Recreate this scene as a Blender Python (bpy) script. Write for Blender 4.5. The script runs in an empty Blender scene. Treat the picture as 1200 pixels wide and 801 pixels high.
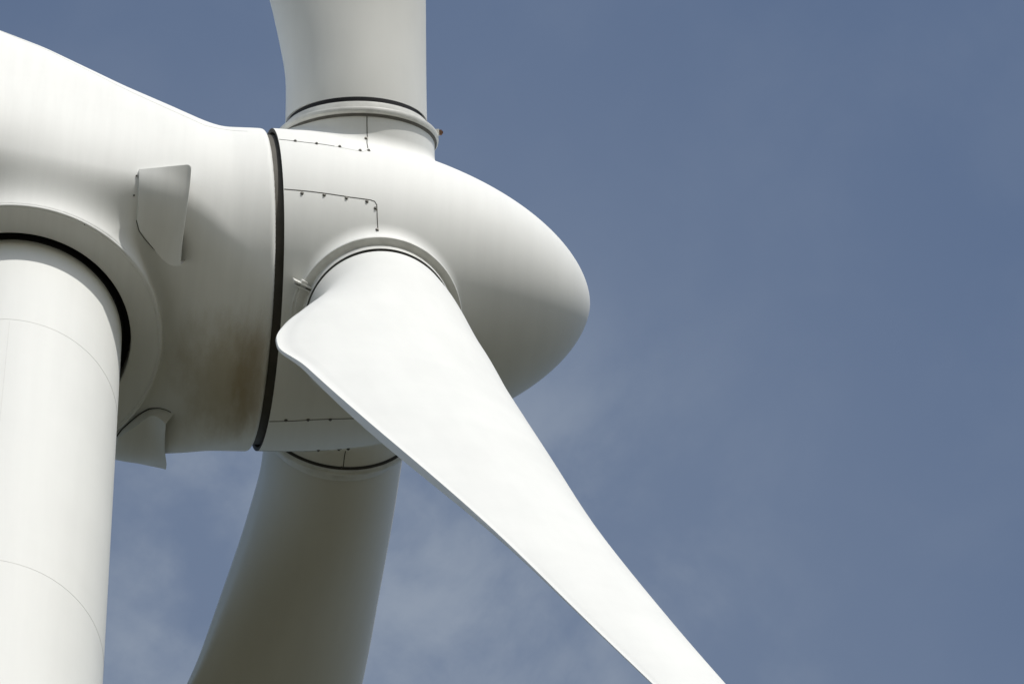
import bpy, bmesh, math
import numpy as np
from mathutils import Matrix, Vector
SUN_TH, SUN_F, SUN_E, SKY_S, SKY_SAT, SKY_V, EXPO = 19, -.27, 3.1, .125, .95, 1.0, 0.0
CLOUD = (3.2, 3.6, 4.1)
# ---------------------------------------------------------------- geometry constants (hub-centred metres, +X = upwind)
TILT, CONE, PHI0 = math.radians(4.8159), math.radians(-0.3991), math.radians(-39.5037)
AX = np.array([math.cos(TILT), 0, math.sin(TILT)])       # rotor axis
UPV = np.array([-math.sin(TILT), 0, math.cos(TILT)])
YV = np.array([0., 1., 0.])
XR, RR = 1.2594, 2.138            # rear rim of the spinner
RC, RA, RO = 2.1811, 1.0902, 0.2763
XT, ZT, RT, RTT, R2 = 4.4946, -1.9572, 1.5218, 1.4026, 1.9249
HUB = 67.2
OFF = np.array([XT, 0, HUB])      # hub-centred -> world (tower foot at the origin)

def blade_frame(k):
    ph = PHI0 + k * 2 * math.pi / 3
    rad = math.cos(ph) * UPV + math.sin(ph) * YV
    b = math.cos(CONE) * rad + math.sin(CONE) * AX
    tan = np.cross(AX, rad)
    e1 = np.cross(tan, b)
    return b, e1, tan
BF = [blade_frame(k) for k in range(3)]

def smin(a, b, k):
    h = np.clip(.5 + .5 * (b - a) / k, 0, 1)
    return b + (a - b) * h - k * h * (1 - h)
def smax(a, b, k):
    return -smin(-a, -b, k)

def sdf_spinner(P):
    x = P @ AX; q = P - x[..., None] * AX; r = np.sqrt((q ** 2).sum(-1)) + 1e-9
    L, R, m = 4.38, RR, 1.8
    u = (x + XR) / L; uc = np.maximum(u, 0); v = r / R
    g = np.sqrt(uc ** 2 + v ** m) + 1e-9
    gx = uc / L / g; gr = .5 * m * v ** (m - 1) / R / g
    d = (g - 1) / np.maximum(np.sqrt(gx ** 2 + gr ** 2), .12)
    for b, e1, e2 in BF:
        s = P @ b; w = P - s[..., None] * b
        dn = np.sqrt((w ** 2).sum(-1)) - 1.045
        dn = np.maximum(dn, s - (RC + .03)); dn = np.maximum(dn, .3 - s)
        d = smin(d, dn, .15)
    return d

_nx = np.array([-14, -10, -7.5, -6, -4.92, -4.24, -3.66, -3.2, -2.62, -2.16, -1.93, -1.5, -1.2, 2])
_nw = np.array([2.7, 2.95, 3.03, 3.0, 2.85, 2.72, 2.575, 2.455, 2.31, 2.19, 2.14, 2.14, 2.135, 2.13])
_nz = np.array([1.1, 1.15, 1.15, 1.1, .94, .73, .5, .32, .14, -.01, -.04, -.02, -.02, -.02])
_gx = np.linspace(-14, 2, 1601)
def _sm(v, s):
    n = int(s * 4 / .01); k = np.exp(-.5 * (np.arange(-n, n + 1) * .01 / s) ** 2); k /= k.sum()
    return np.convolve(np.pad(np.interp(_gx, _nx, v), n, mode='edge'), k, 'valid')
_gw, _gz = _sm(_nw, .09), _sm(_nz, .09)
_gwp = np.gradient(_gw, .01)

def sdf_nacelle(P):
    x = P @ AX; z = P @ UPV; y = P[..., 1]
    w = np.interp(x, _gx, _gw); zc = np.interp(x, _gx, _gz); wp = np.interp(x, _gx, _gwp)
    tb = np.clip((-1.9 - x) / 2.3, 0, 1); p = 2 + 1.0 * tb * tb * (3 - 2 * tb)      # round at the hub, squarer behind
    q = p / (p - 1)
    fs = (.875 ** q + .484 ** q) ** (1 / q)
    d = ((np.abs(y) ** p + np.abs(z - zc) ** p) ** (1 / p) - w / fs) / np.sqrt(1 + wp * wp)
    X, Z = P[..., 0], P[..., 2]
    # flat belly round the tower, dropping forward to the round front
    fl = smin(-(Z + 1.60), -(Z + 1.60 + .68 * (X + 2.55)) / 1.21, .25)
    d = smax(d, fl, .45)
    d = smax(d, x + 1.366, .07)                                          # front edge, rounded
    d = smax(d, -(x + 10.2), 1.6)
    # collar round the tower head
    tx = X + XT; r = np.sqrt(tx * tx + y * y)
    a, c = r - R2, ZT - Z
    e = .05
    qa, qc = np.maximum(a + e, 0), np.maximum(c + e, 0)
    dc = np.sqrt(qa * qa + qc * qc) + np.minimum(np.maximum(a + e, c + e), 0) - e
    dc = np.maximum(dc, Z + .6)
    d = smin(d, dc, .20 + .32 * np.clip((-y - .7) / .9, 0, 1))
    # the hole for the tower head
    dh = np.maximum(r - (RT + .03), Z - (ZT + .55))
    return np.maximum(d, -dh)

def grad(f, P, h=.004):
    g = np.empty_like(P)
    for i in range(3):
        e = np.zeros(3); e[i] = h
        g[:, i] = f(P + e) - f(P - e)
    g /= np.linalg.norm(g, axis=1)[:, None] + 1e-12
    return g
def snap(f, P, it=4):
    for _ in range(it):
        g = np.empty_like(P)
        for i in range(3):
            e = np.zeros(3); e[i] = .004
            g[:, i] = (f(P + e) - f(P - e)) / .008
        P = P - g * (f(P) / np.maximum((g ** 2).sum(1), .2))[:, None]
    return P
# ---------------------------------------------------------------- mesh helpers
scene = bpy.context.scene
COL = scene.collection

def mesh_obj(name, V, F, mat, parent=None, smooth=True, normals=None):
    me = bpy.data.meshes.new(name)
    me.from_pydata([tuple(map(float, v)) for v in V], [], [tuple(int(i) for i in f) for f in F])
    me.update()
    if smooth:
        me.polygons.foreach_set('use_smooth', [True] * len(me.polygons))
    if normals is not None:
        me.normals_split_custom_set_from_vertices([tuple(map(float, n)) for n in normals])
    me.materials.append(mat)
    o = bpy.data.objects.new(name, me); COL.objects.link(o)
    if parent: o.parent = parent
    return o

def surface_nets(f, lo, hi, h, B):
    """iso-surface of f in the frame B (rows = axes); returns verts (frame coords), quads, cell x index"""
    n = [int(math.ceil((hi[i] - lo[i]) / h)) + 1 for i in range(3)]
    ax = [lo[i] + h * np.arange(n[i]) for i in range(3)]
    val = np.empty(n, np.float32)
    YY, ZZ = np.meshgrid(ax[1], ax[2], indexing='ij')
    for i0 in range(0, n[0], 8):
        xs = ax[0][i0:i0 + 8]
        P = xs[:, None, None, None] * B[0] + YY[None, ..., None] * B[1] + ZZ[None, ..., None] * B[2]
        val[i0:i0 + 8] = f(P)
    s = val < 0
    acc = np.zeros([n[0] - 1, n[1] - 1, n[2] - 1, 3], np.float32); cnt = np.zeros([n[0] - 1, n[1] - 1, n[2] - 1], np.float32)
    edges = []
    for d in range(3):
        sl0 = [slice(None)] * 3; sl1 = [slice(None)] * 3
        sl0[d] = slice(0, -1); sl1[d] = slice(1, None)
        c = s[tuple(sl0)] != s[tuple(sl1)]
        I = np.argwhere(c)
        v0 = val[tuple(I.T)]; J = I.copy(); J[:, d] += 1; v1 = val[tuple(J.T)]
        t = v0 / (v0 - v1)
        p = I.astype(np.float32); p[:, d] += t
        o1, o2 = (d + 1) % 3, (d + 2) % 3
        for a_ in (0, 1):
            for b_ in (0, 1):
                K = I.copy(); K[:, o1] -= a_; K[:, o2] -= b_
                ok = (K[:, 0] >= 0) & (K[:, 1] >= 0) & (K[:, 2] >= 0) & (K[:, 0] < n[0] - 1) & (K[:, 1] < n[1] - 1) & (K[:, 2] < n[2] - 1)
                k = tuple(K[ok].T)
                np.add.at(acc, k, p[ok]); np.add.at(cnt, k, 1)
        edges.append((d, I, v0 < 0))
    idx = -np.ones(cnt.shape, np.int64)
    C = np.argwhere(cnt > 0); idx[tuple(C.T)] = np.arange(len(C))
    V = acc[tuple(C.T)] / cnt[tuple(C.T)][:, None]
    V = np.array(lo)[None] + V * h
    Q = []
    for d, I, inside in edges:
        o1, o2 = (d + 1) % 3, (d + 2) % 3
        ok = (I[:, o1] > 0) & (I[:, o2] > 0) & (I[:, o1] < n[o1] - 1) & (I[:, o2] < n[o2] - 1)
        I, ins = I[ok], inside[ok]
        def cell(a_, b_):
            K = I.copy(); K[:, o1] -= a_; K[:, o2] -= b_; return idx[tuple(K.T)]
        q = np.stack([cell(0, 0), cell(1, 0), cell(1, 1), cell(0, 1)], 1)
        q[~ins] = q[~ins][:, ::-1]
        Q.append(q)
    return V, np.concatenate(Q), C[:, 0]

def lathe(profile, org, d, u, v, n=160, a0=0., a1=2 * math.pi, closed=False):
    """profile [(along, radius)...] turned round direction d; closed=True closes the profile into a ring"""
    full = abs(a1 - a0 - 2 * math.pi) < 1e-6
    T = np.linspace(a0, a1, n, endpoint=not full)
    V, F = [], []
    m = len(profile)
    for t in T:
        w = math.cos(t) * u + math.sin(t) * v
        for s, r in profile: V.append(org + s * d + r * w)
    nn = n if full else n - 1
    for i in range(nn):
        j = (i + 1) % n
        for k in range(m if closed else m - 1):
            l = (k + 1) % m
            F.append((i * m + k, j * m + k, j * m + l, i * m + l))
    if not full and closed:
        F.append(tuple(range(m))[::-1]); F.append(tuple((n - 1) * m + k for k in range(m)))
    return np.array(V), F

def orient(V, F, c=None):
    return V, F

def edge_smooth(o, deg=35):
    for m_ in [o.data]:
        bm = bmesh.new(); bm.from_mesh(m_)
        bmesh.ops.recalc_face_normals(bm, faces=bm.faces)
        for e in bm.edges:
            if len(e.link_faces) == 2:
                e.smooth = e.calc_face_angle(0) < math.radians(deg)
        for f in bm.faces: f.smooth = True
        bm.to_mesh(m_); bm.free()
    return o

def densify(L, step=.03):
    L = np.array(L, float); out = [L[0]]
    for a_, b_ in zip(L[:-1], L[1:]):
        n = max(1, int(np.linalg.norm(b_ - a_) / step))
        for i in range(1, n + 1): out.append(a_ + (b_ - a_) * i / n)
    return np.array(out)

def ribbon(f, L, w, lift, name, mat, parent, step=.03, shut=False):
    """a thin raised joint line following the surface f"""
    P = snap(f, densify(L, step)); N = grad(f, P)
    t = np.gradient(P, axis=0)
    if shut: t = (np.roll(P, -1, 0) - np.roll(P, 1, 0))
    t /= np.linalg.norm(t, axis=1)[:, None] + 1e-9
    s = np.cross(t, N)
    V = np.concatenate([P + s * w / 2 - N * .004, P + s * w / 2 + N * lift, P - s * w / 2 + N * lift, P - s * w / 2 - N * .004])
    n = len(P); F = []
    for i in range(n if shut else n - 1):
        j = (i + 1) % n
        for k in range(3): F.append((k * n + i, k * n + j, (k + 1) * n + j, (k + 1) * n + i))
    o = mesh_obj(name, V + OFF, F, mat, parent, smooth=False)
    return edge_smooth(o)

def dome_bolt(f, p, r, mat, parent, name='bolt'):
    """cup washer with a hexagonal head standing on the surface"""
    P = snap(f, np.array([p], float)); n = grad(f, P)[0]; c = P[0]
    u = np.cross(n, [0, 0, 1.]); u /= np.linalg.norm(u); v = np.cross(n, u)
    V, F = lathe([(-.004, r), (.004, r), (.007, r * .93), (.007, r * .62)], c, n, u, v, 20)
    m = len(V); V = list(V)
    hexr = r * .6
    for z in (.007, .02):
        for i in range(6):
            a_ = i * math.pi / 3; V.append(c + n * z + hexr * (math.cos(a_) * u + math.sin(a_) * v))
    for i in range(6):
        j = (i + 1) % 6; F.append((m + i, m + j, m + 6 + j, m + 6 + i))
    F.append(tuple(m + 6 + i for i in range(6)))
    F.append(tuple(k * 4 + 3 for k in range(20)))
    return edge_smooth(mesh_obj(name, np.array(V) + OFF, F, mat, parent))

# ---------------------------------------------------------------- materials
def new_mat(name):
    m = bpy.data.materials.new(name); m.use_nodes = True
    nt = m.node_tree; b = nt.nodes['Principled BSDF']
    return m, nt, b
def nd(nt, t, **kw):
    n = nt.nodes.new(t)
    for k, v in kw.items():
        if k.startswith('i_'):
            key = k[2:]; n.inputs[int(key) if key.isdigit() else key].default_value = v
        else: setattr(n, k, v)
    return n
def ramp(nt, stops):
    r = nt.nodes.new('ShaderNodeValToRGB'); e = r.color_ramp.elements
    while len(e) > 1: e.remove(e[-1])
    e[0].position = stops[0][0]; e[0].color = stops[0][1]
    for p, c in stops[1:]:
        x = e.new(p); x.color = c
    return r
def g4(v): return (v, v, v, 1)

def paint(name, base, rough=.42, streak=(6, .5, .5), streak_amt=.07, blotch=.05, grime=None, bump=.15):
    m, nt, b = new_mat(name); L = nt.links
    tc = nd(nt, 'ShaderNodeTexCoord')
    mp = nd(nt, 'ShaderNodeMapping'); mp.inputs['Scale'].default_value = streak
    L.new(tc.outputs['Object'], mp.inputs['Vector'])
    n1 = nd(nt, 'ShaderNodeTexNoise', i_Scale=1.0, i_Detail=6.0, i_Roughness=.6); L.new(mp.outputs[0], n1.inputs['Vector'])
    r1 = ramp(nt, [(.35, g4(1 - streak_amt)), (.62, g4(1))]); L.new(n1.outputs[0], r1.inputs[0])
    n2 = nd(nt, 'ShaderNodeTexNoise', i_Scale=.9, i_Detail=8.0, i_Roughness=.62); L.new(tc.outputs['Object'], n2.inputs['Vector'])
    r2 = ramp(nt, [(.38, g4(1 - blotch)), (.66, g4(1))]); L.new(n2.outputs[0], r2.inputs[0])
    mu = nd(nt, 'ShaderNodeMix', data_type='RGBA', blend_type='MULTIPLY'); mu.inputs[0].default_value = 1
    L.new(r1.outputs[0], mu.inputs[6]); L.new(r2.outputs[0], mu.inputs[7])
    m2 = nd(nt, 'ShaderNodeMix', data_type='RGBA', blend_type='MULTIPLY'); m2.inputs[0].default_value = 1
    m2.inputs[6].default_value = (*base, 1); L.new(mu.outputs[2], m2.inputs[7])
    # small specks of dirt
    n3 = nd(nt, 'ShaderNodeTexNoise', i_Scale=26.0, i_Detail=3.0); L.new(tc.outputs['Object'], n3.inputs['Vector'])
    r3 = ramp(nt, [(.72, g4(0)), (.82, g4(.22))]); L.new(n3.outputs[0], r3.inputs[0])
    m3 = nd(nt, 'ShaderNodeMix', data_type='RGBA'); L.new(r3.outputs[0], m3.inputs[0])
    L.new(m2.outputs[2], m3.inputs[6]); m3.inputs[7].default_value = (base[0] * .72, base[1] * .70, base[2] * .62, 1)
    out = m3.outputs[2]
    for (c, size, col, amt, sc) in (grime or []):
        sub = nd(nt, 'ShaderNodeVectorMath', operation='SUBTRACT'); L.new(tc.outputs['Object'], sub.inputs[0]); sub.inputs[1].default_value = tuple(c)
        dv = nd(nt, 'ShaderNodeVectorMath', operation='DIVIDE'); L.new(sub.outputs[0], dv.inputs[0]); dv.inputs[1].default_value = size
        ln = nd(nt, 'ShaderNodeVectorMath', operation='LENGTH'); L.new(dv.outputs[0], ln.inputs[0])
        gn = nd(nt, 'ShaderNodeTexNoise', i_Detail=7.0, i_Roughness=.65); gn.inputs['Scale'].default_value = 1
        gm = nd(nt, 'ShaderNodeMapping'); gm.inputs['Scale'].default_value = sc
        L.new(tc.outputs['Object'], gm.inputs['Vector']); L.new(gm.outputs[0], gn.inputs['Vector'])
        ad = nd(nt, 'ShaderNodeMath', operation='MULTIPLY_ADD'); L.new(gn.outputs[0], ad.inputs[0]); ad.inputs[1].default_value = 1.0
        ad.inputs[2].default_value = -.5
        sm = nd(nt, 'ShaderNodeMath', operation='ADD'); L.new(ln.outputs['Value'], sm.inputs[0]); L.new(ad.outputs[0], sm.inputs[1])
        rr = nd(nt, 'ShaderNodeMapRange', interpolation_type='SMOOTHSTEP'); L.new(sm.outputs[0], rr.inputs[0])
        rr.inputs[1].default_value = .25; rr.inputs[2].default_value = 1.05; rr.inputs[3].default_value = amt; rr.inputs[4].default_value = 0
        mx = nd(nt, 'ShaderNodeMix', data_type='RGBA'); L.new(rr.outputs[0], mx.inputs[0]); L.new(out, mx.inputs[6]); mx.inputs[7].default_value = (*col, 1)
        out = mx.outputs[2]
    L.new(out, b.inputs['Base Color'])
    rn = nd(nt, 'ShaderNodeMapRange'); L.new(n2.outputs[0], rn.inputs[0]); rn.inputs[3].default_value = rough - .07; rn.inputs[4].default_value = rough + .12
    L.new(rn.outputs[0], b.inputs['Roughness'])
    bp = nd(nt, 'ShaderNodeBump', i_Strength=bump, i_Distance=.004)
    n4 = nd(nt, 'ShaderNodeTexNoise', i_Scale=5.0, i_Detail=2.0); L.new(tc.outputs['Object'], n4.inputs['Vector'])
    L.new(n4.outputs[0], bp.inputs['Height']); L.new(bp.outputs[0], b.inputs['Normal'])
    b.inputs['IOR'].default_value = 1.45
    return m

def plain(name, col, rough=.6, metal=0., var=.25, scale=9):
    m, nt, b = new_mat(name); L = nt.links
    tc = nd(nt, 'ShaderNodeTexCoord'); n = nd(nt, 'ShaderNodeTexNoise', i_Scale=float(scale), i_Detail=5.0); L.new(tc.outputs['Object'], n.inputs['Vector'])
    r = ramp(nt, [(.3, (col[0] * (1 - var), col[1] * (1 - var), col[2] * (1 - var), 1)), (.7, (*col, 1))]); L.new(n.outputs[0], r.inputs[0])
    L.new(r.outputs[0], b.inputs['Base Color']); b.inputs['Roughness'].default_value = rough; b.inputs['Metallic'].default_value = metal
    return m

W = (.80, .805, .775)
STAIN = OFF + np.array([-1.75, .35, -1.95])
M_nac = paint('nacelle_paint', W, rough=.62, streak=(9, .6, .6), streak_amt=.035, blotch=.04, grime=[(STAIN, (.8, 1.1, .85), (.33, .265, .13), .66, (2.6, 1.0, 1.0)), (OFF + np.array([-1.42, .2, -2.0]), (.3, 1.2, .9), (.25, .17, .06), .6, (6, 1.2, 1.2))])
M_spin = paint('spinner_paint', W, rough=.62, streak=(7, .6, .6), streak_amt=.03, blotch=.04)
M_blade = paint('blade_gelcoat', (.735, .738, .705), rough=.62, streak=(.4, 3, 3), streak_amt=.03, blotch=.03)
M_tower = paint('tower_paint', (.755, .76, .73), rough=.68, streak=(5, 5, .35), streak_amt=.025, blotch=.03)
M_collar = paint('collar_paint', (.74, .74, .70), rough=.45, streak=(4, 4, 4), streak_amt=.16, blotch=.12)
M_hood = paint('hood_paint', (.78, .785, .755), rough=.6, streak_amt=.06)
M_dark = plain('black_rubber', (.012, .012, .014), .75)
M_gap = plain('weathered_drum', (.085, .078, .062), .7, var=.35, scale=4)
M_seam_and_lip_shade = plain('sealant_and_lip_shade', (.045, .042, .036), .8)  # sealant in the joints; also colours the painted shadow under the collar lips
M_lip_shade = plain('lip_shade_grey', (.12, .115, .10), .8)  # lighter tone for the painted lip shadow on the upper blade
M_faint = plain('weld_line', (.70, .70, .67), .6, var=.1)
M_bolt = plain('bolt_steel', (.16, .155, .14), .5, .6, scale=60)
M_rust = plain('rusty_steel', (.24, .12, .06), .8, .2, var=.6, scale=40)

# ---------------------------------------------------------------- the turbine
turbine = bpy.data.objects.new('wind_turbine', None); COL.objects.link(turbine)
turbine['label'] = 'large white wind turbine with three feathered blades and rounded nose cone, seen from below'
turbine['category'] = 'wind turbine'

# tower -------------------------------------------------------------------------------------
O0 = np.zeros(3); X_, Y_, Z_ = np.eye(3)
ztop = HUB + ZT
def r_tower(z):
    d = ztop - z
    return RTT + .0031 * d + .00022 * max(d - 12, 0) ** 2 * .6
prof = [(z, r_tower(z)) for z in np.linspace(0, ztop, 60)] + [(ztop + .02, RTT), (ztop + .5, RTT)]
V, F = lathe(prof, O0, Z_, X_, Y_, 200)
tower = edge_smooth(mesh_obj('tower', V, F, M_tower, turbine))
V, F = lathe([(ztop + .035, RTT), (ztop + .035, RTT + .014), (ztop + .45, RTT + .014), (ztop + .45, RTT)], O0, Z_, X_, Y_, 160)
edge_smooth(mesh_obj('yaw_seal', V, F, M_dark, tower))
for dz in (2.05, 7.76, 26., 45.):
    z = ztop - dz; r = r_tower(z)
    V, F = lathe([(z - .006, r - .002), (z - .005, r + .0022), (z + .005, r + .0022), (z + .006, r - .002)], O0, Z_, X_, Y_, 200)
    edge_smooth(mesh_obj('weld_seam', V, F, M_faint, tower))
# upright plate joint
zz = np.linspace(ztop - 7.7, ztop - 2.1, 30); an = math.radians(-92)
V = []; F = []
for i, z in enumerate(zz):
    r = r_tower(z) + .0018
    for k in (-1, 1): V.append((r * math.cos(an + k * .0032), r * math.sin(an + k * .0032), z))
    if i: F.append((2 * i - 2, 2 * i - 1, 2 * i + 1, 2 * i))
edge_smooth(mesh_obj('weld_seam', V, F, M_faint, tower))
# access door and foundation at the foot
V, F = lathe([(-.3, 4.2), (.12, 4.2), (.16, 4.1), (.18, r_tower(0) - .01)], O0, Z_, X_, Y_, 96)
M_conc = plain('foundation_concrete', (.36, .35, .32), .9, scale=3)
edge_smooth(mesh_obj('foundation', V, F, M_conc, turbine))

# nacelle -----------------------------------------------------------------------------------
I3 = np.eye(3)
V, Q, ci = surface_nets(sdf_nacelle, (-10.6, -3.4, -2.6), (-1.1, 3.4, 4.4), .04, I3)
V = snap(sdf_nacelle, V, 3)
N = grad(sdf_nacelle, V)
nacelle = mesh_obj('nacelle', V + OFF, Q, M_nac, turbine, normals=N)

# lip ring under the nacelle round the tower head
Ox = np.array([-XT, 0, 0]) + OFF
V, F = lathe([(ZT + .02, RT + .09), (ZT - .004, RT + .085), (ZT - .006, RT + .012), (ZT + .006, RT), (ZT + .5, RT)], Ox, Z_, X_, Y_, 200)
edge_smooth(mesh_obj('yaw_lip', V, F, M_nac, nacelle))
V, F = lathe([(ZT + .3, RT + .03), (ZT + .3, RTT - .05)], Ox, Z_, X_, Y_, 96)
edge_smooth(mesh_obj('yaw_gap_liner', V, F, M_dark, nacelle))

V, F = lathe([(ZT + .012 + .030 * math.sin(q_), R2 - .022 + .030 * math.cos(q_)) for q_ in np.linspace(0, 2 * math.pi, 12, endpoint=False)], Ox, Z_, X_, Y_, 240, closed=True)
edge_smooth(mesh_obj('collar_bead', V, F, M_tower, nacelle), 60)

# dark drum seen in the gap between nacelle and spinner
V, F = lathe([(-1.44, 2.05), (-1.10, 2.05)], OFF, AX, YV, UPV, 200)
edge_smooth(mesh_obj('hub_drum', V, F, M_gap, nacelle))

# faint joint along the shoulder of the nacelle
NSEAM = [[-5.02, -2.411, 1.947], [-4.332, -2.326, 1.652], [-3.746, -2.256, 1.283], [-3.281, -2.215, 0.959], [-2.705, -2.186, 0.566], [-2.246, -2.142, 0.303], [-1.994, -2.072, 0.377], [-1.678, -2.066, 0.391]]
ribbon(sdf_nacelle, NSEAM, .008, .0025, 'shell_joint', M_faint, nacelle)

# ventilation hoods
def hood(side):
    """sheet hood on the nacelle flank: flush at the back edge, lifted at the front edge, open forward"""
    f = sdf_nacelle
    topL, topR = np.array(HOODP[0]), np.array(HOODP[1])
    low = [np.array(q) for q in HOODP[2]]          # lower edge from back to front
    if side < 0:
        topR = topR + [.07, 0, 0]; low = [q + np.array([.07 * i / 7, .14, 0]) for i, q in enumerate(low)]
    low = densify(low, .02)
    seg = np.r_[0, np.cumsum(np.linalg.norm(np.diff(low, axis=0), axis=1))]; seg /= seg[-1]
    nu, nv = 26, 30
    S0 = np.empty((nu, nv, 3))
    for i in range(nu):
        t = i / (nu - 1)
        a_ = topL + (topR - topL) * t
        b_ = np.array([np.interp(t, seg, low[:, k]) for k in range(3)])
        rr = .06; dx_ = max(0., t * .69 - (.69 - rr)); a_ = a_ + (b_ - a_) / np.linalg.norm(b_ - a_) * (rr - math.sqrt(max(rr * rr - dx_ * dx_, 0))) * .8
        for j in range(nv): S0[i, j] = a_ + (b_ - a_) * j / (nv - 1)
    S0 = S0.reshape(-1, 3); S0 = snap(f, S0, 6); Nn = grad(f, S0)
    off = np.empty((nu, nv))
    for i in range(nu):
        for j in range(nv):
            off[i, j] = .045 + (.15 if side > 0 else .20) * (i / (nu - 1))
    top = S0 + Nn * off.reshape(-1)[:, None]
    # the front edge is a straight folded sheet, the back edge follows the skin
    T_ = top.reshape(nu, nv, 3)
    for i in range(nu):
        w_ = .7 * (i / (nu - 1)) ** 1.5
        for j in range(nv):
            st = T_[i, 0] + (T_[i, -1] - T_[i, 0]) * (j / (nv - 1))
            T_[i, j] = T_[i, j] * (1 - w_) + (st + Nn.reshape(nu, nv, 3)[i, nv // 2] * .03 * math.sin(math.pi * j / (nv - 1))) * w_
    base = S0 - Nn * .03
    m = np.array([1, side, 1.])
    def I(i, j): return i * nv + j
    n = nu * nv
    V = np.concatenate([top, base]) * m
    F = [(I(i, j), I(i + 1, j), I(i + 1, j + 1), I(i, j + 1)) for i in range(nu - 1) for j in range(nv - 1)]
    per_open = [I(nu - 1, j) for j in range(nv)]
    for i in range(nu - 1):
        F.append((I(i, 0), I(i + 1, 0), n + I(i + 1, 0), n + I(i, 0)))
        F.append((I(i, nv - 1), I(i + 1, nv - 1), n + I(i + 1, nv - 1), n + I(i, nv - 1)))
    for j in range(nv - 1):
        F.append((I(0, j), I(0, j + 1), n + I(0, j + 1), n + I(0, j)))
    ho = mesh_obj('ventilation_hood', V + OFF, F, M_hood, nacelle)
    sol = ho.modifiers.new('thickness', 'SOLIDIFY'); sol.thickness = .012; sol.offset = -1
    bv = ho.modifiers.new('edge', 'BEVEL'); bv.width = .012; bv.segments = 2; bv.limit_method = 'ANGLE'; bv.angle_limit = math.radians(40)
    edge_smooth(ho)
    # bead of dark sealant along back and lower edge
    bead = [S0[I(i, nv - 1)] for i in range(0, nu - 1)]
    P = np.array(bead); 
    g_ = lambda X: f(X * m) if side < 0 else f(X)
    PN = grad(f, P); t = np.gradient(P, axis=0); t /= np.linalg.norm(t, axis=1)[:, None]; s_ = np.cross(t, PN)
    w = .009
    c = P - s_ * 0
    VV = np.concatenate([c + s_ * w - PN * .01, c + s_ * w + PN * .006, c - s_ * w + PN * .006, c - s_ * w - PN * .01]) * m
    k = len(P); FF = [(q * k + i, q * k + i + 1, (q + 1) * k + i + 1, (q + 1) * k + i) for i in range(k - 1) for q in range(3)]
    edge_smooth(mesh_obj('sealant_bead', VV + OFF, FF, M_seam_and_lip_shade, nacelle))
    # dark mesh panel standing back in the mouth
    ii = nu - 3
    tp = top.reshape(nu, nv, 3)[ii] - Nn.reshape(nu, nv, 3)[ii] * .02; bs = S0.reshape(nu, nv, 3)[ii] - Nn.reshape(nu, nv, 3)[ii] * .02
    VV = np.concatenate([tp, bs]) * m; FF = [(j, j + 1, nv + j + 1, nv + j) for j in range(nv - 1)]
    edge_smooth(mesh_obj('intake_mesh', VV + OFF, FF, M_dark, nacelle))
HOODP = [[-3.08, -2.127, -1.129], [-2.439, -2.086, -0.998], [[-3.048, -1.658, -1.578], [-3.004, -1.537, -1.625], [-2.917, -1.427, -1.635], [-2.796, -1.301, -1.636], [-2.678, -1.214, -1.639], [-2.552, -1.175, -1.658], [-2.464, -1.173, -1.684], [-2.377, -1.197, -1.711]]]
hood(1); hood(-1)

for p_ in [[-3.097, -2.099, -1.199], [-3.109, -1.925, -1.412], [-3.711, -1.733, -1.96]]:
    dome_bolt(sdf_nacelle, p_, .013, M_bolt, nacelle, 'rivet')

# spinner -----------------------------------------------------------------------------------
BR = np.stack([AX, YV, UPV])
fs = lambda P: sdf_spinner(P)
V, Q, ci = surface_nets(fs, (-XR, -2.6, -2.6), (3.25, 2.6, 2.6), .035, BR)
P = V @ BR
P = snap(fs, P, 3)
first = ci == 0
ang = np.arctan2(P[first] @ UPV, P[first] @ YV)
P[first] = -XR * AX + RR * (np.cos(ang)[:, None] * YV + np.sin(ang)[:, None] * UPV)
# drop the flat discs that cap the blade necks (the blade roots stand there)
N = grad(fs, P)
spinner = mesh_obj('nose_cone', P + OFF, Q, M_spin, turbine, normals=N)
V, F = lathe([(-XR + .004, RR - .004), (-XR + .002, RR - .02), (-XR + .004, RR - .05), (-XR + .02, RR - .06), (-XR + .3, RR - .065)], OFF, AX, YV, UPV, 200)
edge_smooth(mesh_obj('rear_rim', V, F, M_gap, spinner))

for L_ in [[[-1.267, -2.127, 0.132], [-1.171, -2.125, 0.129], [-0.918, -2.121, 0.122], [-0.669, -2.106, 0.139], [-0.533, -2.096, 0.137]], [[-0.085, -2.024, 0.303], [-0.083, -1.98, 0.73], [-0.096, -2.065, 0.857], [-0.106, -2.159, 0.97]], [[-1.177, -1.966, -0.943], [-1.133, -1.965, -0.94], [-0.877, -1.957, -0.923], [-0.653, -1.942, -0.909], [-0.315, -1.907, -0.886], [-0.044, -1.875, -0.85], [0.013, -1.861, -0.854], [0.043, -1.836, -0.895], [0.057, -1.741, -1.068], [0.081, -1.642, -1.253]], [[-1.084, 0.872, -2.052], [-1.045, 0.868, -2.049], [-0.813, 0.847, -2.033], [-0.537, 0.814, -2.009], [-0.259, 0.798, -1.965], [0.021, 0.799, -1.903]], [[0.038, 1.982, -0.741], [0.033, 2.095, -0.708], [0.038, 2.302, -0.673]], [[-1.149, 1.748, -1.389], [-0.612, 1.751, -1.25], [-0.272, 1.753, -1.162], [-0.023, 1.941, -0.775]]]:
    ribbon(sdf_spinner, L_, .011, .003, 'panel_joint', M_seam_and_lip_shade, spinner)
for L_ in [[[-0.533, -2.096, 0.137], [-0.328, -2.076, 0.13], [-0.146, -2.053, 0.139], [-0.086, -2.029, 0.268]]]:
    ribbon(sdf_spinner, L_, .007, .0025, 'panel_joint', M_faint, spinner)
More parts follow.
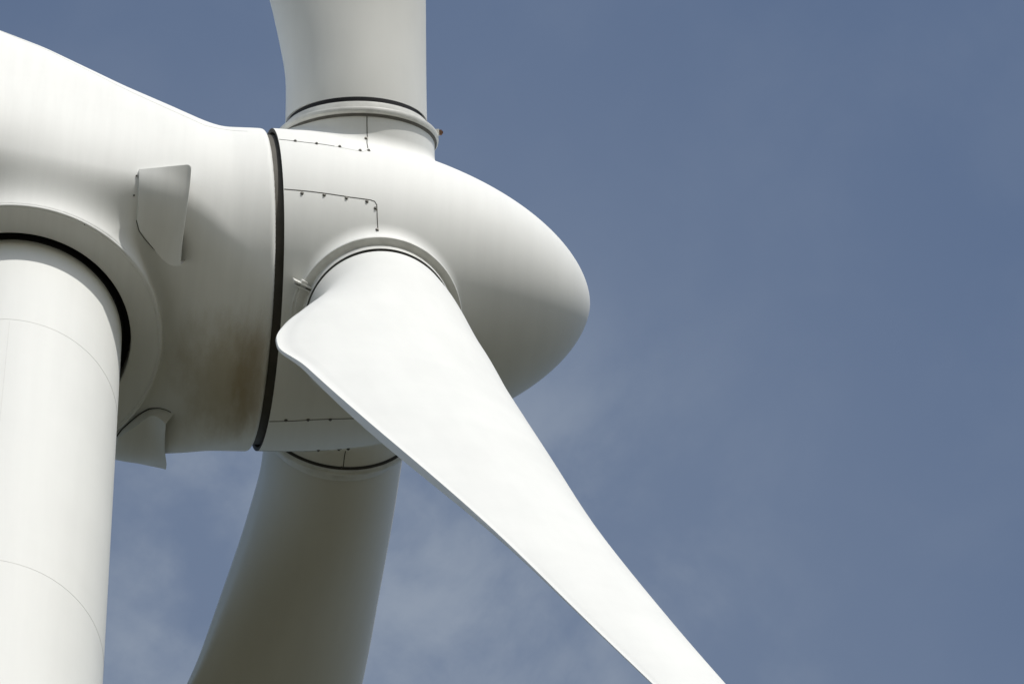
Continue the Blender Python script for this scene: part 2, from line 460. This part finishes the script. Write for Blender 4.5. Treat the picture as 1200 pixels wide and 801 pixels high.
for p_ in [[-1.053, -2.124, 0.125], [-0.771, -2.114, 0.129], [-0.464, -2.088, 0.153], [-0.191, -2.057, 0.158], [-0.075, -2.034, 0.226], [-0.099, -1.97, 0.695], [-0.942, -1.943, -0.967], [-0.652, -1.931, -0.935], [-0.36, -1.903, -0.91], [-0.089, -1.868, -0.885], [0.028, -1.813, -0.949], [0.065, -1.651, -1.227], [-0.87, 0.832, -2.047], [-0.582, 0.814, -2.015], [-0.292, 0.806, -1.968], [-0.358, 1.689, -1.28], [-0.058, 1.943, -0.779], [0.067, 1.929, -0.769], [0.013, 2.282, -0.678]]:
    dome_bolt(sdf_spinner, p_, .024, M_bolt, spinner)

# blades ------------------------------------------------------------------------------------
SK=np.array([2.457,3.2,4.2,5.2,6.2,7.2,8.0,8.9,9.8,12.9,15.8,18.7,21.7,26.6,32,36.5])
LEU=np.array([-0.95, -0.95, -0.95, -0.945, -0.955, -0.935, -0.905, -0.9, -0.873, -0.812, -0.715, -0.722, -0.757, -0.849, -0.82, -0.75])
LEW=np.array([0, 0.06, 0.11, 0.14, 0.14, 0.14, 0.14, 0.15, 0.15, 0.16, 0.16, 0.15, 0.14, 0.1, 0.05, 0.0])
TEU=np.array([0.95, 0.924, 1.079, 1.289, 1.491, 1.766, 1.956, 2.009, 1.831, 1.522, 1.11, 0.706, 0.401, -0.073, -0.25, -0.4])
TEW=np.array([0.0, -0.18, -0.379, -0.518, -0.642, -0.67, -0.643, -0.626, -0.623, -0.556, -0.481, -0.404, -0.3, -0.2, -0.1, 0.0])
TH=np.array([1.9, 1.74, 1.5, 1.28, 1.12, 1.0, 0.92, 0.86, 0.8, 0.68, 0.54, 0.44, 0.37, 0.28, 0.19, 0.06])
MO=np.array([0, 0.0, 0.08, 0.2, 0.4, 0.65, 0.88, 1, 1, 1, 1, 1, 1, 1, 1, 1])  # circle -> aerofoil
BT=np.array([0.3, 0.3, 0.24, 0.14, 0.06, 0.03, 0.02, 0.03, 0.05, 0.095, 0.085, 0.03, 0.012, 0.01, 0.008, 0.005]) # blunt trailing edge
def smooth_tab(x,kx,ky,sg=.35):
    g=np.linspace(kx[0]-3,kx[-1]+3,1200); v=np.interp(g,kx,ky)
    v=np.where(g<kx[0],ky[0],v); h=g[1]-g[0]; n=int(3*sg/h); k=np.exp(-.5*(np.arange(-n,n+1)*h/sg)**2); k/=k.sum()
    v=np.convolve(np.pad(v,n,mode='edge'),k,'valid'); return np.interp(x,g,v)
def blade_sections(leu=LEU,teu=TEU,N=96,S=None):
    if S is None: S=np.concatenate([np.linspace(2.457,12,80),np.linspace(12.2,36.5,60)])
    wS=np.clip((S-8.8)/4,0,1); wS=wS*wS*(3-2*wS)
    f=lambda t,sg=.35:smooth_tab(S,SK,t,sg)*(1-wS)+smooth_tab(S,SK,t,1.25)*wS
    le_u,le_w,te_u,te_w,th,mo,bt=f(leu,.45),f(LEW,.6),f(teu,.2),f(TEW,.5),f(TH,.5),f(MO,.4),f(BT,.5)
    t=np.linspace(0,2*np.pi,N,endpoint=False)
    # circle in chord coordinates
    cx=.5-.5*np.cos(t); cy=.5*np.sin(t)
    # aerofoil: t in 0..pi upper (LE->TE), pi..2pi lower
    x=np.minimum(cx/.9965,1.); yt=(1.4845*np.sqrt(x)-.63*x-1.758*x**2+1.4215*x**3-.518*x**4)  # unit max .5
    out=[]
    for i in range(len(S)):
        c=np.hypot(te_u[i]-le_u[i],te_w[i]-le_w[i]); d=np.array([te_u[i]-le_u[i],te_w[i]-le_w[i]])/c
        n=np.array([-d[1],d[0]])
        Ta=th[i]
        ya=yt*Ta*np.sign(np.sin(t)+1e-12)
        # blunt, square-cut trailing edge
        sg=np.sign(np.sin(t)+1e-12); b=bt[i]*.5*np.clip(x/.85,0,1)
        ya=sg*np.sqrt((np.abs(ya)*np.clip((1.-x)/.06,0,1))**2+b**2)
        te=x>=1; ya=np.where(te,bt[i]*.5*np.clip(np.sin(t)/np.sin(np.arccos(1-2*.9965)),-1,1),ya)
        ya+= .03*c*4*x*(1-x)*(-1)      # gentle camber
        yc=cy*Ta
        y=(1-mo[i])*yc+mo[i]*ya
        P=np.stack([np.full(N,S[i]), le_u[i]+d[0]*c*x+n[0]*y, le_w[i]+d[1]*c*x+n[1]*y],1)
        out.append(P)
    return np.array(out)

SEC = blade_sections()
ns, nc = SEC.shape[:2]
bv_ = [tuple(v) for v in SEC.reshape(-1, 3)]
bf_ = [(i * nc + k, (i + 1) * nc + k, (i + 1) * nc + (k + 1) % nc, i * nc + (k + 1) % nc) for i in range(ns - 1) for k in range(nc)]
r0 = len(bv_)
for k in range(nc):
    q = SEC[0, k]; bv_.append((q[0] - .004, q[1] * .985, q[2] * .985))
for k in range(nc):
    q = SEC[0, k]; bv_.append((q[0] - .004, q[1] * .9, q[2] * .9))
bf_ += [(r0 + k, k, (k + 1) % nc, r0 + (k + 1) % nc) for k in range(nc)]
bf_ += [(r0 + nc + k, r0 + k, r0 + (k + 1) % nc, r0 + nc + (k + 1) % nc) for k in range(nc)]
bf_.append(tuple((ns - 1) * nc + k for k in range(nc)))
C3 = np.zeros(3)
blade0 = mesh_obj('blade', bv_, bf_, M_blade, turbine); edge_smooth(blade0, 50)
V, F = lathe([(RC - .12, 1.0), (RC - .05, 1.046), (RC - .022, 1.078), (RC - .004, 1.096), (RC + .016, 1.101), (RC + .046, 1.100), (RC + .062, 1.092), (RC + .068, 1.075), (RC + .070, 1.0), (RC + .078, .986), (RC + .205, .977), (RC + .22, .970), (RC + .21, .964), (RC + .08, .962)], C3, X_, Y_, Z_, 200)
rain_collar = mesh_obj('rain_collar', V, F, M_collar, blade0); edge_smooth(rain_collar, 28)
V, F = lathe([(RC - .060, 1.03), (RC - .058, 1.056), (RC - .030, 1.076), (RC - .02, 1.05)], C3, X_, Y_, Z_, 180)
lip_shadow = mesh_obj('lip_shadow_ring', V, F, M_seam_and_lip_shade, blade0); edge_smooth(lip_shadow)  # dark ring that paints the shadow line between neck and collar lip
V, F = lathe([(RC + .1, .925), (RC + .273, .925)], C3, X_, Y_, Z_, 128)
bearing = mesh_obj('pitch_bearing', V, F, M_dark, blade0); edge_smooth(bearing)
# faint laminate edge round the root
SE = blade_sections(N=96, S=np.array([3.2, 3.208]))
VV = np.concatenate([SE[0], SE[1]]); cc = np.array([0, 0, 0.]); 
VV = np.concatenate([SE[0] * [1, .999, .999], SE[0] * [1, 1.0008, 1.0008], SE[1] * [1, 1.0008, 1.0008], SE[1] * [1, .999, .999]])
FF = [(q * nc + k, q * nc + (k + 1) % nc, (q + 1) * nc + (k + 1) % nc, (q + 1) * nc + k) for k in range(nc) for q in range(3)]
lam = (VV, FF)

def box_mesh(name, boxes, mat, parent, alpha, bev=.004):
    d = math.cos(alpha) * Y_ + math.sin(alpha) * Z_; tt_ = -math.sin(alpha) * Y_ + math.cos(alpha) * Z_
    bm = bmesh.new()
    for s0, s1, r0_, r1_, t0, t1 in boxes:
        vs = [bm.verts.new(s * X_ + r * d + w * tt_) for s in (s0, s1) for r in (r0_, r1_) for w in (t0, t1)]
        for q in ((0, 1, 3, 2), (4, 6, 7, 5), (0, 4, 5, 1), (2, 3, 7, 6), (0, 2, 6, 4), (1, 5, 7, 3)): bm.faces.new([vs[i] for i in q])
    bmesh.ops.bevel(bm, geom=bm.edges[:], offset=bev, segments=2, affect='EDGES')
    me = bpy.data.meshes.new(name); bm.to_mesh(me); bm.free(); me.materials.append(mat)
    o = bpy.data.objects.new(name, me); COL.objects.link(o); o.parent = parent
    return edge_smooth(o)

def place(o, k):
    b, e1, e2 = BF[k]
    o.matrix_world = Matrix(((b[0], e1[0], e2[0], OFF[0]), (b[1], e1[1], e2[1], OFF[1]), (b[2], e1[2], e2[2], OFF[2]), (0, 0, 0, 1)))
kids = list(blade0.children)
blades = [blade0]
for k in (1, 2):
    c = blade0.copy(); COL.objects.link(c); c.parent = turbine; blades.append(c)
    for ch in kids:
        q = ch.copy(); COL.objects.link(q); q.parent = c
for k, o in enumerate(blades): place(o, k)
# bolted lug where the collar halves of the near blade meet; the half beyond it overlaps
box_mesh('collar_clamp', [(RC - .05, RC + .17, .965, 1.23, -.036, -.014), (RC - .05, RC + .17, .965, 1.19, .008, .028), (RC + .0, RC + .14, 1.05, 1.13, -.075, .06)], M_collar, blades[2], math.radians(-22))
V, F = lathe([(RC - .03, 1.06), (RC + .0, 1.135), (RC + .03, 1.14), (RC + .045, 1.13), (RC + .058, 1.0), (RC + .03, 1.0)], C3, X_, Y_, Z_, 70, math.radians(-20), math.radians(75), closed=True)
edge_smooth(mesh_obj('collar_overlap', V, F, M_collar, blades[2]), 28)
# the upper blade stands a little further out of its collar
for ch in blades[0].children:
    if ch.name.startswith('rain_collar'):
        ch.data = ch.data.copy()
        for v_ in ch.data.vertices:
            if v_.co.x > RC + .1: v_.co.x -= .03
for ch in blades[1].children:
    if ch.name.startswith('rain_collar'):
        ch.data = ch.data.copy()
        for v_ in ch.data.vertices:
            if v_.co.x > RC + .1: v_.co.x += .035
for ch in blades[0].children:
    if ch.name.startswith('lip_shadow_ring'):
        ch.data = ch.data.copy(); ch.data.materials[0] = M_lip_shade  # painted lip shadow is paler on this blade
# weathered lug on the upper blade
box_mesh('collar_clamp', [(RC + .045, RC + .13, .97, 1.115, -.03, .03), (RC + .10, RC + .16, .97, 1.02, -.05, .02)], M_collar, blades[0], math.radians(166))
box_mesh('rusty_bolt', [(RC + .055, RC + .12, 1.105, 1.15, -.022, .022), (RC + .07, RC + .105, 1.14, 1.165, -.014, .014)], M_rust, blades[0], math.radians(166), .003)
blades[0]['label'] = 'blade pointing up out of the picture behind the hub'
blades[1]['label'] = 'shaded blade pointing away below the hub'
blades[2]['label'] = 'sunlit blade reaching down towards the viewer'

# ---------------------------------------------------------------- ground
bm = bmesh.new()
bm_r = [0, 30, 120, 400, 1500, 5000, 14000]
rings = []
for r in bm_r[1:]:
    rings.append([bm.verts.new((r * math.cos(i * math.pi / 36), r * math.sin(i * math.pi / 36), 0)) for i in range(72)])
c = bm.verts.new((0, 0, 0))
for i in range(72): bm.faces.new((c, rings[0][i], rings[0][(i + 1) % 72]))
for a_, b_ in zip(rings[:-1], rings[1:]):
    for i in range(72): bm.faces.new((a_[i], b_[i], b_[(i + 1) % 72], a_[(i + 1) % 72]))
me = bpy.data.meshes.new('ground'); bm.to_mesh(me); bm.free()
m, nt, b = new_mat('stubble_field'); L = nt.links
tc = nd(nt, 'ShaderNodeTexCoord'); n1 = nd(nt, 'ShaderNodeTexNoise', i_Scale=.012, i_Detail=9.0); L.new(tc.outputs['Object'], n1.inputs['Vector'])
r1 = ramp(nt, [(.3, (.042, .044, .018, 1)), (.5, (.062, .054, .026, 1)), (.7, (.085, .068, .036, 1))]); L.new(n1.outputs[0], r1.inputs[0])
L.new(r1.outputs[0], b.inputs['Base Color']); b.inputs['Roughness'].default_value = .95
me.materials.append(m)
ground = bpy.data.objects.new('ground', me); COL.objects.link(ground); ground['kind'] = 'structure'
ground['label'] = 'open field of dry grass around the turbine foot'; ground['category'] = 'ground'

# ---------------------------------------------------------------- light
R_ = np.array([0.9924594711481064, -0.11886208236190676, -0.029933317641258485])
U_ = np.array([-0.08886991851883917, -0.8659703836700654, 0.4921355831361667])
F_ = np.array([0.0844176267782746, 0.4857644490727077, 0.870003772581598])
TH_ = math.radians(SUN_TH)
S = math.sin(TH_) * R_ + math.cos(TH_) * U_ - SUN_F * F_
S /= np.linalg.norm(S)
el = math.asin(S[2]); az = math.atan2(S[0], S[1])       # azimuth from +Y towards +X
sd = bpy.data.lights.new('sun', 'SUN'); sd.energy = SUN_E; sd.angle = math.radians(.53); sd.color = (1.0, .972, .915)
so = bpy.data.objects.new('sun', sd); COL.objects.link(so)
so.rotation_euler = Vector((-S[0], -S[1], -S[2])).to_track_quat('-Z', 'Y').to_euler()

world = bpy.data.worlds.new('World'); scene.world = world; world.use_nodes = True
nt = world.node_tree; L = nt.links
bg = nt.nodes['Background']; bg.inputs['Strength'].default_value = SKY_S
sky = nd(nt, 'ShaderNodeTexSky', sky_type='NISHITA'); sky.sun_disc = False
sky.sun_elevation = el; sky.sun_rotation = az
sky.altitude = 100; sky.air_density = 1.0; sky.dust_density = 1.4; sky.ozone_density = 1.0
hs = nd(nt, 'ShaderNodeHueSaturation'); hs.inputs['Saturation'].default_value = SKY_SAT; hs.inputs['Value'].default_value = SKY_V; hs.inputs['Hue'].default_value = .5
L.new(sky.outputs[0], hs.inputs['Color'])
tc = nd(nt, 'ShaderNodeTexCoord')
mp = nd(nt, 'ShaderNodeMapping'); mp.inputs['Rotation'].default_value = (.4, .3, .9); L.new(tc.outputs['Generated'], mp.inputs['Vector'])
n1 = nd(nt, 'ShaderNodeTexNoise', i_Scale=34.0, i_Detail=8.0, i_Roughness=.54, i_Distortion=.2); L.new(mp.outputs[0], n1.inputs['Vector'])
n2 = nd(nt, 'ShaderNodeTexNoise', i_Scale=7.0, i_Detail=3.0, i_Roughness=.5); L.new(mp.outputs[0], n2.inputs['Vector'])
# the thin cloud thickens towards one part of the sky (a direction, not a screen place)
dp = nd(nt, 'ShaderNodeVectorMath', operation='DOT_PRODUCT'); L.new(tc.outputs['Generated'], dp.inputs[0])
CD = F_ - .075 * U_ - .035 * R_; CD /= np.linalg.norm(CD); dp.inputs[1].default_value = tuple(CD)
mr = nd(nt, 'ShaderNodeMapRange', interpolation_type='SMOOTHSTEP'); L.new(dp.outputs['Value'], mr.inputs[0])
mr.inputs[1].default_value = math.cos(math.radians(6.0)); mr.inputs[2].default_value = 1.0; mr.inputs[3].default_value = 0; mr.inputs[4].default_value = 1
r1 = nd(nt, 'ShaderNodeMapRange', interpolation_type='SMOOTHSTEP'); L.new(n1.outputs[0], r1.inputs[0]); r1.inputs[1].default_value = .36; r1.inputs[2].default_value = .72
r2 = nd(nt, 'ShaderNodeMapRange', interpolation_type='SMOOTHSTEP'); L.new(n2.outputs[0], r2.inputs[0]); r2.inputs[1].default_value = .3; r2.inputs[2].default_value = .7
r2.inputs[3].default_value = .45
m1 = nd(nt, 'ShaderNodeMath', operation='MULTIPLY'); L.new(r1.outputs[0], m1.inputs[0]); L.new(r2.outputs[0], m1.inputs[1])
m2 = nd(nt, 'ShaderNodeMath', operation='MULTIPLY'); L.new(m1.outputs[0], m2.inputs[0]); L.new(mr.outputs[0], m2.inputs[1])
m3 = nd(nt, 'ShaderNodeMath', operation='MULTIPLY_ADD'); L.new(m2.outputs[0], m3.inputs[0]); m3.inputs[1].default_value = .46
m4 = nd(nt, 'ShaderNodeMath', operation='MULTIPLY'); L.new(m1.outputs[0], m4.inputs[0]); m4.inputs[1].default_value = .05
m5 = nd(nt, 'ShaderNodeMath', operation='ADD'); L.new(m4.outputs[0], m5.inputs[0]); m5.inputs[1].default_value = .03
mw = nd(nt, 'ShaderNodeMapRange', interpolation_type='SMOOTHSTEP'); L.new(dp.outputs['Value'], mw.inputs[0]); mw.inputs[1].default_value = math.cos(math.radians(9.5)); mw.inputs[2].default_value = math.cos(math.radians(1.5)); mw.inputs[3].default_value = 0; mw.inputs[4].default_value = .15
m6 = nd(nt, 'ShaderNodeMath', operation='ADD'); L.new(m5.outputs[0], m6.inputs[0]); L.new(mw.outputs[0], m6.inputs[1])
L.new(m6.outputs[0], m3.inputs[2])
mx = nd(nt, 'ShaderNodeMix', data_type='RGBA'); L.new(m3.outputs[0], mx.inputs[0]); L.new(hs.outputs[0], mx.inputs[6])
mx.inputs[7].default_value = (CLOUD[0], CLOUD[1], CLOUD[2], 1)
L.new(mx.outputs[2], bg.inputs['Color'])

# ---------------------------------------------------------------- camera
cd = bpy.data.cameras.new('camera'); co = bpy.data.objects.new('camera', cd); COL.objects.link(co); scene.camera = co
cd.sensor_width = 36; cd.sensor_fit = 'HORIZONTAL'; cd.lens = 198.42265973095022
cd.clip_start = .5; cd.clip_end = 40000
cp = np.array([-4.24368658, -36.11223053, -65.59647804]) + OFF
co.matrix_world = Matrix(((R_[0], U_[0], -F_[0], cp[0]), (R_[1], U_[1], -F_[1], cp[1]), (R_[2], U_[2], -F_[2], cp[2]), (0, 0, 0, 1)))

vs = scene.view_settings
vs.view_transform = 'Standard'; vs.look = 'None'; vs.gamma = 1; vs.use_curve_mapping = False; vs.exposure = EXPO
scene.cycles.max_bounces = 8; scene.cycles.diffuse_bounces = 5
